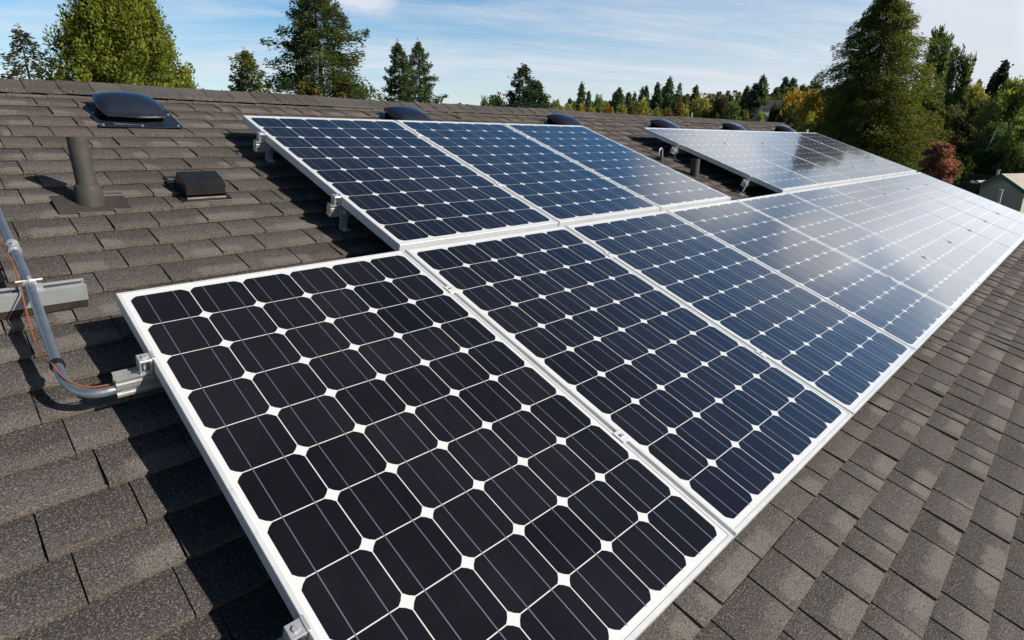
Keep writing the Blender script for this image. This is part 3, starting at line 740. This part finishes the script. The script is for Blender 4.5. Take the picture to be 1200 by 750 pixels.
def halfw(x, px_, D):                        # metres for px_ photo pixels at distance D, column x
    d = fwd + right * ((x - 600) / PXF) - up * ((150 - 375) / PXF); return px_ / PXF * D / math.hypot(d.x, d.y)

# --- big near trees, each with its own crown
# 1 sparse tree, far left
p, h = spot(22, 36, 34); me, tm = conifer('crown', h, halfw(22, 62, 34), 200, 44, .30, .25, .6, .35, .55, 21, .36)
plant('pine_tree', me, tm, p, (0.095, 0.092, 0.045), 'sparse brownish pine at the left edge of the photo behind the ridge')
# 2 big bright cedar
p, h = spot(129, -34, 27); r = halfw(133, 122, 27)
me, tm = broadleaf('crown', h, r, 1000, 190, .115, .12, 'pyramid', 5, .5, .095)
plant('cedar_tree', me, tm, p, (0.21, 0.235, 0.038), 'large bright yellow-green cedar behind the ridge at the left')
# 3 small conifer
p, h = spot(287, 62, 38); me, tm = conifer('crown', h, halfw(287, 62, 38), 280, 110, .24, .15, .75, .2, .35, 31, .45, .8)
plant('conifer_tree', me, tm, p, (0.160, 0.175, 0.045), 'small olive conifer between the yellow-green cedar and the tall dark fir')
# 4 tall dark fir
p, h = spot(366, -24, 33); me, tm = conifer('crown', h, halfw(366, 98, 33), 480, 260, .23, .12, .66, .30, .42, 8, .34, .35, .018)
plant('fir_tree', me, tm, p, (0.100, 0.130, 0.050), 'tall dark green fir cut by the top of the photo, left of centre')
for x, y, w_, sd, lb in ((357, 96, 20, 1, 'yellow-green shrub top against the foot of the tall dark fir, left one'), (400, 92, 15, 2, 'ochre shrub top against the foot of the tall dark fir, right one')):
    p, h = spot(x, y, 29); me, tm = broadleaf('crown', h, halfw(x, w_, 29), 90, 110, .16, .3, 'round', sd, .7, .3)
    plant('shrub', me, tm, p, (0.17, 0.135, 0.032), lb, 'shrub')
# 5 twin firs
p, h = spot(466, 52, 48); me, tm = conifer('crown', h, halfw(466, 38, 48), 300, 110, .28, .1, .75, .22, .34, 15, .42, .6)
plant('fir_tree', me, tm, p, (0.095, 0.130, 0.055), 'left one of two slim firs standing side by side behind the ridge')
p, h = spot(490, 51, 50); me, tm = conifer('crown', h, halfw(490, 50, 50), 320, 120, .28, .1, .8, .3, .34, 16, .42, .5)
plant('fir_tree', me, tm, p, (0.10, 0.135, 0.055), 'right one of two slim firs standing side by side behind the ridge')
# 6 lone ragged fir
p, h = spot(613, 79, 70); me, tm = conifer('crown', h, halfw(613, 34, 70), 170, 60, .55, .2, .5, .25, .6, 44, .45)
plant('fir_tree', me, tm, p, (0.055, 0.080, 0.045), 'lone ragged dark fir rising above the ridge at the middle of the photo')
p, h = spot(628, 97, 72); me, tm = conifer('crown', h, halfw(628, 42, 72), 220, 60, .6, .2, .7, .25, .4, 45, .45)
plant('fir_tree', me, tm, p, (0.065, 0.090, 0.042), 'lower bushy fir leaning against the lone ragged fir on its right')
# 8 the great conifer on the right
p, h = spot(1045, -20, 36); r = halfw(1037, 96, 36)
me, tm = conifer('crown', h, r, 900, 330, .180, .03, .66, .70, .44, 77, .32, .28, .024)
plant('conifer_tree', me, tm, p, (0.175, 0.185, 0.050), 'great olive green conifer beside the far end of the panels')

# --- shared far trees
FIRS = [conifer('crown', 10, 1.9, 120, 55, .55, .05, .72, .25, .35, 100 + k, .5, .5) for k in range(4)]
SPRS = [conifer('crown', 10, 1.15, 120, 30, .42, .06, .75, .15, .3, 110 + k, .5, .9) for k in range(2)]
RND = [broadleaf('crown', 8, 3.2, 60, 60, .42, .15, 'round', 120 + k, .7, .33) for k in range(4)]
COL = [broadleaf('crown', 12, 1.1, 130, 55, .28, .08, 'column', 130 + k, .6, .5) for k in range(2)]
def far(kind, proto, x, ytop, D, hw, colr, label, cat='tree', group='trees beyond the roof', H0=10, R0=1.9):
    p, h = spot(x, ytop, D); r = halfw(x, hw * (1.45 if kind == 'fir_tree' else 1.15), D)
    return plant(kind, proto[0], proto[1], p, colr, label, cat, group, (r / R0, r / R0, h / H0), random.uniform(0, 6.28))
DG = (0.080, 0.112, 0.068); MG = (0.125, 0.155, 0.062); OL = (0.24, 0.23, 0.070); YE = (0.32, 0.21, 0.035); OR = (0.28, 0.13, 0.03); YG = (0.27, 0.26, 0.06)
firs = [  # x, ytop, D, half width, proto, colour, label
 (682, 98, 150, 8, 2, DG, 'slender pointed dark fir, the sharpest spire left of centre in the far tree line'),
 (668, 116, 145, 7, 0, DG, 'small pointed fir left of the sharpest spire in the far tree line'),
 (653, 118, 140, 9, 0, MG, 'short fir just right of the lone ragged fir in the far tree line'),
 (640, 118, 150, 8, 1, DG, 'short dark fir touching the right foot of the lone ragged fir'),
 (690, 108, 160, 7, 1, DG, 'blue-green fir right beside the sharpest spire of the far tree line'),
 (700, 114, 150, 7, 4, MG, 'small fir above the yellow bush, right of the sharpest spire'),
 (726, 104, 155, 11, 1, DG, 'broad dark fir above the orange bush in the far tree line'),
 (721, 109, 160, 8, 3, DG, 'shorter fir at the left shoulder of the broad fir above the orange bush'),
 (737, 109, 160, 8, 0, MG, 'middling fir right of the broad fir above the orange bush'),
 (744, 109, 165, 6, 4, DG, 'thin fir in the dip before the double-topped firs'),
 (753, 104, 160, 7, 2, DG, 'left of the double-topped firs in the far tree line'),
 (758, 102, 160, 7, 3, DG, 'right of the double-topped firs in the far tree line'),
 (771, 98, 155, 9, 1, DG, 'dark fir left of the tallest far fir'),
 (785, 92, 150, 10, 2, DG, 'tallest dark fir in the middle of the far tree line'),
 (779, 102, 158, 9, 0, DG, 'fir filling the space left below the tallest far fir'),
 (797, 98, 150, 6, 5, DG, 'thin ragged fir just right of the tallest far fir'),
 (803, 113, 150, 6, 3, DG, 'low fir at the foot of the thin ragged far fir'),
 (816, 101, 145, 9, 0, DG, 'crooked-topped fir standing apart right of the thin ragged one'),
 (833, 115, 160, 8, 1, MG, 'low fir at the lowest dip of the far tree line'),
 (843, 111, 160, 7, 2, MG, 'small fir right of the lowest dip in the far tree line'),
 (848, 112, 155, 7, 3, DG, 'small rounded fir next in line after the dip'),
 (857, 114, 150, 8, 0, MG, 'brown-topped low fir left of the yellow bush near the far house'),
 (866, 112, 165, 8, 3, MG, 'soft grey-green fir left of the lone pointed fir near the far house'),
 (876, 102, 155, 9, 1, DG, 'lone pointed fir left of the big pair above the far house'),
 (886, 99, 150, 12, 0, DG, 'lower left fir of the big pair above the far house'),
 (895, 90, 150, 11, 2, DG, 'tallest fir of the big pair just left of the far house'),
 (910, 103, 190, 9, 3, DG, 'dark fir behind the far house roof, leftmost of its row'),
 (921, 91, 195, 9, 1, DG, 'pointed fir on the rise behind the far house'),
 (930, 92, 195, 10, 0, DG, 'blunt fir on the rise behind the far house, right of the pointed one'),
 (941, 100, 200, 10, 2, DG, 'dark fir between the blunt fir and the rounded green tree on the rise'),
]
for (x, y, D, hw, k, c_, lb) in firs:
    if k < 4: far('fir_tree', FIRS[k], x, y, D, hw, c_, lb)
    else: far('fir_tree', SPRS[k - 4], x, y, D, hw, c_, lb, R0=1.15)
rnds = [
 (580, 114, 95, 14, (0.062, 0.075, 0.026), 'low rounded olive tree left of the lone ragged fir above the ridge'),
 (568, 118, 100, 6, MG, 'small dark rounded tree at the left end of the low olive tree'),
 (600, 116, 90, 12, DG, 'dark rounded tree at the left foot of the lone ragged fir'),
 (648, 122, 120, 12, MG, 'dull green rounded tree right of the lone ragged fir'),
 (664, 126, 125, 10, OL, 'dull olive bushy tree left of the yellow bush'),
 (681, 126, 105, 6, YE, 'bright golden yellow bush just above the ridge'),
 (694, 127, 110, 6, YG, 'pale green bush right of the golden bush'),
 (703, 115, 130, 9, MG, 'round green tree behind the pale green bush'),
 (714, 127, 108, 7, OR, 'burnt orange bush just above the ridge'),
 (730, 126, 115, 7, OL, 'olive bush right of the burnt orange bush'),
 (743, 122, 118, 10, (0.10, 0.085, 0.03), 'brownish autumn tree below the thin fir in the far tree line'),
 (756, 119, 112, 12, YG, 'wide yellow-green tree in front of the double-topped firs'),
 (768, 131, 105, 9, OL, 'low olive bush at the right foot of the wide yellow-green tree'),
 (781, 131, 108, 9, (0.13, 0.09, 0.035), 'low rusty bush below the tallest far fir'),
 (799, 122, 115, 8, (0.15, 0.10, 0.03), 'rusty-topped tree below the thin ragged fir'),
 (803, 128, 100, 7, YG, 'yellowish bush left of the white post in the tree line'),
 (822, 117, 120, 13, OL, 'wide grey-olive tree right of the white post in the tree line'),
 (845, 117, 118, 13, (0.075, 0.07, 0.03), 'brownish green tree in the middle of the dip'),
 (860, 121, 112, 10, MG, 'dark round tree left of the small yellow bush by the far house'),
 (874, 133, 100, 6, (0.20, 0.20, 0.04), 'small bright yellow bush left of the far house'),
 (893, 134, 100, 7, YG, 'low lime bush in front of the far house'),
 (908, 126, 108, 8, (0.06, 0.06, 0.03), 'dark brownish bush right of the white gable of the far house'),
 (957, 96, 185, 10, (0.075, 0.09, 0.025), 'rounded green tree on the rise left of the great conifer'),
 (925, 112, 110, 11, YE, 'left part of the big yellow maple left of the great conifer'),
 (938, 109, 112, 15, (0.30, 0.22, 0.04), 'tall middle of the yellow maples left of the great conifer'),
 (953, 111, 108, 14, YE, 'golden maple touching the great conifer'),
 (926, 130, 95, 13, (0.05, 0.06, 0.025), 'dark round shrub standing before the yellow maples'),
 (948, 136, 88, 12, YG, 'yellow-green bush at the foot of the golden maple'),
]
for i, (x, y, D, hw, c_, lb) in enumerate(rnds):
    far('broadleaf_tree' if 'bush' not in lb and 'shrub' not in lb else 'bush', RND[i % 4], x, y, D, hw, c_, lb, 'tree' if 'bush' not in lb and 'shrub' not in lb else 'bush', H0=8, R0=3.2)
# right-hand trees
for x, y, D, hw, c_, lb in ((1099, 35, 85, 7, (0.095, 0.12, 0.042), 'poplar half hidden behind the right edge of the great conifer'), (1111, 42, 84, 7, (0.11, 0.14, 0.045), 'tallest free-standing poplar right of the great conifer'),
                            (1123, 57, 82, 6.5, (0.11, 0.14, 0.045), 'middle poplar of the row right of the great conifer'), (1136, 67, 82, 6.5, (0.12, 0.14, 0.045), 'rightmost and shortest poplar of the row')):
    far('poplar_tree', COL[int(x) % 2], x, y, D, hw, c_, lb, group='row of poplars', H0=12, R0=1.1)
for x, y, D, hw, c_, lb, k in (
  (1178, 74, 95, 15, (0.028, 0.042, 0.026), 'dark pointed fir behind the olive trees at the right edge', 1), (1165, 88, 96, 11, (0.028, 0.042, 0.026), 'shorter dark fir left of the pointed fir at the right edge', 3),
  (1148, 95, 110, 8, DG, 'small ragged fir top in the gap right of the poplars', 0)):
    far('fir_tree', FIRS[k], x, y, D, hw, c_, lb)
BIG = [broadleaf('crown', 12, 4.5, 190, 90, .34, .08, 'round', 150 + k, .7, .24) for k in range(3)]
for i, (x, y, D, hw, c_, lb) in enumerate((
  (1112, 125, 80, 24, (0.055, 0.06, 0.02), 'dark leafy tree right behind the great conifer'), (1140, 103, 84, 24, (0.12, 0.105, 0.03), 'golden brown tree below the rightmost poplar'),
  (1128, 140, 70, 24, (0.038, 0.036, 0.018), 'dark brown shaded tree above the red bush'), (1160, 118, 78, 24, (0.045, 0.052, 0.02), 'dark green tree in the middle of the right-hand trees'),
  (1193, 96, 72, 26, (0.105, 0.11, 0.03), 'tall olive green tree at the right edge of the photo'), (1224, 92, 74, 30, (0.10, 0.11, 0.03), 'olive tree just leaving the photo on the right'),
  (1172, 145, 68, 20, (0.050, 0.065, 0.022), 'mid green leafy tree behind the leaning pale trunk'), (1200, 140, 66, 18, (0.09, 0.10, 0.03), 'lighter drooping tree at the right edge above the sheds'))):
    far('broadleaf_tree', BIG[i % 3], x, y, D, hw, tuple(2.1 * v for v in c_), lb, H0=12, R0=4.5)
for i, (x, y, D, hw, c_, lb) in enumerate((
  (1128, 184, 64, 13, (0.095, 0.13, 0.03), 'bright green hedge bush right of the red bush'),
  (1150, 178, 66, 15, (0.075, 0.11, 0.028), 'green hedge bush behind the little sheds'), (1176, 176, 66, 15, (0.06, 0.09, 0.025), 'green hedge bush below the leaning pale trunk'), (1199, 172, 64, 14, (0.08, 0.11, 0.03), 'green hedge bush at the right edge of the photo'))):
    far('bush', RND[i % 4], x, y, D, hw, c_, lb, 'bush', 'bushes by the sheds', H0=8, R0=3.2)
p, h = spot(1104, 168, 31); me, tm = broadleaf('crown', h, halfw(1104, 19, 31), 150, 90, .085, .66, 'round', 9, .6, .28)
plant('bush', me, tm, p, (0.40, 0.17, 0.145), 'rusty red leafy bush beside the end of the panels', 'bush')
# leaning pale trunk
p = sight(1159, 170, 66.5); q = sight(1170, 147, 66.5); b = MB(); b.tube([(0, 0, 0), (q.x - p.x, q.y - p.y, q.z - ground_height(p.x, p.y))], [.07, .035], 8)
base = Vector((p.x, p.y, ground_height(p.x, p.y))); d_ = (q - p); bt = MB(); foot = p - d_ * ((p.z - base.z) / d_.z)
bt.tube([tuple(foot - foot), tuple((p - foot)), tuple(q - foot)], [.05, .045, .03], 8)
lt = bt.build('bare_tree', BIRCH); lt.location = foot; tag(lt, 'pale leaning bare trunk in front of the dark trees at the right', 'tree')

# --- far woodland filler: reads as one mass
def woodland(name, a0, a1, d0, d1, n, hmin, hmax, colr, label, seed):
    g = np.random.default_rng(seed); Ps, Ds, Ss, Ts = [], [], [], []
    for k in range(n):
        a = R_(a0 + (a1 - a0) * g.random()); D = d0 + (d1 - d0) * g.random(); x = CAM.x + D * math.sin(a); y = CAM.y + D * math.cos(a); gz = ground_height(x, y)
        h = hmin + (hmax - hmin) * g.random(); r = h * (.17 + .15 * g.random()); m_ = 420; con = g.random() < .5
        t = g.random(m_) ** 1.1; az = g.random(m_) * 6.283; R = r * ((1 - t) ** .8 if con else np.sin(np.pi * (.1 + t * .85)) ** .6 * 1.3) * (g.random(m_) ** .4) + .1
        P = np.stack([x + R * np.sin(az), y + R * np.cos(az), gz + h * (.05 + .95 * t)], 1); Ps.append(P)
        D_ = np.stack([np.sin(az), np.cos(az), g.normal(size=m_) * .6], 1); Ds.append(D_); Ss.append(.8 * (.6 + .8 * g.random(m_))); Ts.append(np.clip(g.random() * .5 + .25 + g.normal(size=m_) * .2, 0, 1))
    P, D, S_, T_ = map(np.concatenate, (Ps, Ds, Ss, Ts)); me = cards(P, D, S_, S_ * .7, T_, name)
    o = bpy.data.objects.new(name, me); col.objects.link(o); o.color = (*colr, 1); tag(o, label, 'woodland', kind='stuff'); return o
woodland('woodland', 38, 78, 150, 230, 700, 7.5, 12, (0.15, 0.17, 0.07), 'far-off wood filling the low hill behind the single firs', 61)
woodland('woodland', 76, 112, 100, 150, 260, 7, 12, (0.13, 0.14, 0.045), 'wood behind the trees at the right of the photo', 62)
woodland('undergrowth', 74, 100, 68, 98, 260, 1.5, 4, (0.12, 0.16, 0.04), 'low undergrowth between the right-hand trees and the sheds', 63)

# ------------------------------------------------------------------ far buildings, sheds, fences, post
def gable_house(name, x, y, D, w_, d_, hw_, hr, rz, mats, label, cat, windows=()):
    p = sight(x, y, D); gz = ground_height(p.x, p.y); t = empty(name, (p.x, p.y, gz), (0, 0, rz), label, cat)
    H_ = p.z - gz; zb = H_ - hr; wm_, rm_, tm_ = mats
    b = MB(); b.add([(-w_/2, -d_/2, -.5), (w_/2, -d_/2, -.5), (w_/2, d_/2, -.5), (-w_/2, d_/2, -.5), (-w_/2, -d_/2, zb), (w_/2, -d_/2, zb), (w_/2, d_/2, zb), (-w_/2, d_/2, zb), (0, -d_/2, H_ - .08), (0, d_/2, H_ - .08)],
                    [(0, 1, 5, 8, 4), (1, 2, 6, 5), (2, 3, 7, 9, 6), (3, 0, 4, 7)]); b.build('wall', wm_, t)
    r = MB(); ov = .25; e = .1
    for s_ in (-1, 1):
        xe = s_ * (w_/2 + ov); ze_ = zb - ov * hr / (w_/2)
        vs = [(0, -d_/2 - ov, H_), (0, d_/2 + ov, H_), (xe, d_/2 + ov, ze_), (xe, -d_/2 - ov, ze_)]; vs += [(a, b_, c_ - e) for a, b_, c_ in vs]
        fs = [(0, 1, 2, 3), (7, 6, 5, 4), (0, 3, 7, 4), (3, 2, 6, 7), (2, 1, 5, 6), (1, 0, 4, 5)]
        if s_ > 0: fs = [f[::-1] for f in fs]
        r.add(vs, fs)
    r.build('roof', rm_, t)
    for s_ in (-1, 1):
        f = MB(); xe = s_ * (w_/2 + ov + .02); ze_ = zb - ov * hr / (w_/2)
        f.add([(0, -d_/2 - ov - .03, H_ + .02), (xe, -d_/2 - ov - .03, ze_ + .02), (xe, -d_/2 - ov - .03, ze_ - .2), (0, -d_/2 - ov - .03, H_ - .2),
               (0, -d_/2 - ov - .002, H_ + .02), (xe, -d_/2 - ov - .002, ze_ + .02), (xe, -d_/2 - ov - .002, ze_ - .2), (0, -d_/2 - ov - .002, H_ - .2)],
              [(0, 1, 2, 3), (7, 6, 5, 4), (0, 4, 5, 1), (1, 5, 6, 2), (2, 6, 7, 3), (3, 7, 4, 0)]); f.build('bargeboard', tm_, t)
    for (wx, wz, ww, wh) in windows:
        b = MB(); b.box(wx - ww/2, wx + ww/2, -d_/2 - .04, -d_/2 - .002, wz - wh/2, wz + wh/2); wf = b.build('window', tm_, t)
        b = MB(); b.box(wx - ww/2 + .08, wx + ww/2 - .08, -d_/2 - .06, -d_/2 - .042, wz - wh/2 + .08, wz + wh/2 - .08); b.build('pane', BLACK, wf)
    return t
GROOF = weathered('grey_roofing', (0.16, 0.155, 0.155), (0.11, 0.11, 0.11), 1.5, 0.85, 0, 0.2)
DROOF = weathered('dark_roofing', (0.05, 0.045, 0.05), (0.035, 0.03, 0.035), 1.5, 0.85, 0, 0.2)
WHITE = weathered('white_wall', (0.75, 0.75, 0.72), (0.65, 0.65, 0.62), 1, 0.7)
TAN = weathered('tan_wall', (0.74, 0.66, 0.52), (0.66, 0.58, 0.45), 1.2, 0.8)
TANR = weathered('tan_roofing', (0.62, 0.56, 0.46), (0.52, 0.47, 0.38), 2.2, 0.85, 0, 0.2)
GREEN = weathered('green_trim', (0.08, 0.21, 0.14), (0.06, 0.17, 0.12), 2, 0.6)
DWALL = weathered('dark_stained_boards', (0.05, 0.035, 0.03), (0.03, 0.022, 0.02), 2.5, 0.8, 0, 0.2)
def face(x, off=0):                          # rotation that turns a front (local -y) to the viewer, plus an offset
    d = sight(x, 200, 10) - CAM; return -math.atan2(d.x, d.y) + R_(off)
gable_house('far_house', 908, 118, 150, 7, 7, 3.0, 1.8, face(912, 62), (TAN, GROOF, WHITE), 'grey-roofed far house among the firs left of the yellow maples', 'house', ((-2, 1.6, 1.2, 1.2), (2, 1.6, 1.2, 1.2)))
gable_house('far_house', 900, 132, 122, 5, 6, 2.4, 1.6, face(900, -18), (WHITE, GROOF, WHITE), 'small far house with a sunlit white gable below the grey roof', 'house', ((0, 1.2, .9, .9),))
gable_house('garden_house', 1108, 167, 78, 5.5, 5, 2.2, 1.3, face(1108, 70), (DWALL, GROOF, TRIM), 'dark grey-roofed house behind the red bush', 'house')
s1 = gable_house('garden_shed', 1159, 211, 50, 2.0, 1.9, 1.8, .62, face(1158, -30), (DWALL, TANR, TRIM), 'small shed with a pale tan roof and dark wall just past the panels', 'shed')
s2 = gable_house('garden_shed', 1200, 203, 45, 2.6, 3.0, 1.8, .75, face(1196, -34), (TAN, TANR, GREEN), 'larger tan shed with green trimmed roof at the right edge of the photo', 'shed')
def fence(x0, y0, x1, y1, D0, D1, label, mt=DWALL):
    a, b_ = sight(x0, y0, D0), sight(x1, y1, D1); gz = (ground_height(a.x, a.y) + ground_height(b_.x, b_.y)) / 2
    L_ = math.hypot(b_.x - a.x, b_.y - a.y); t = empty('board_fence', (a.x, a.y, gz), (0, 0, math.atan2(b_.y - a.y, b_.x - a.x)), label, 'fence'); H_ = a.z - gz
    b2 = MB(); n = int(L_ / .15)
    for i in range(n): b2.box(i * .15 + .004, i * .15 + .146, -.012 + .004 * (i % 2), .012 + .004 * (i % 2), 0.05, H_ - .05 + .012 * math.sin(i * 1.7))
    b2.build('boards', mt, t)
    for i in range(int(L_ / 2.4) + 1):
        p_ = MB(); p_.box(i * 2.4 - .05, i * 2.4 + .05, .02, .12, -.3, H_, bev=.01); p_.build('fence_post', mt, t)
    return t
fence(1136, 203, 1215, 201, 60, 56, 'dark board fence behind the two sheds')
fence(1110, 211, 1150, 219, 44, 42, 'near dark fence between the red bush and the tan-roofed shed')
def post(x, y0, D, r, label, name='post', m_=WHITE):
    p = sight(x, y0, D); gz = ground_height(p.x, p.y); b = MB(); H_ = p.z - gz
    b.box(-r, r, -r, r, 0, H_ - .06, bev=r * .1); b.box(-r * 1.35, r * 1.35, -r * 1.35, r * 1.35, H_ - .06, H_, bev=r * .2)
    o = b.build(name, m_); o.location = (p.x, p.y, gz); return tag(o, label, 'post', 'white posts by the sheds')
post(1170.5, 199, 55, .07, 'tall white post between the dark fence and the green trimmed shed')
post(1139, 212, 43, .06, 'white post left of the tan-roofed shed')
post(1173.5, 222, 40, .07, 'thick white post in front of the gap between the sheds')
p = sight(812, 130, 95); o = post(811, 132, 95, .06, 'white post standing in the far tree line', 'post'); o['group'] = 'posts'; del o['group']
# slim white pipe at the far end of the roof
vp = empty('vent_pipe', rp(10.15, 1.75, 0), label='thin white pipe at the far end of the roof beside the last dome vent', cat='vent pipe')
pipe_parts(vp, .14, .018, 0, (.08, .08, .08, .08), TRIM)
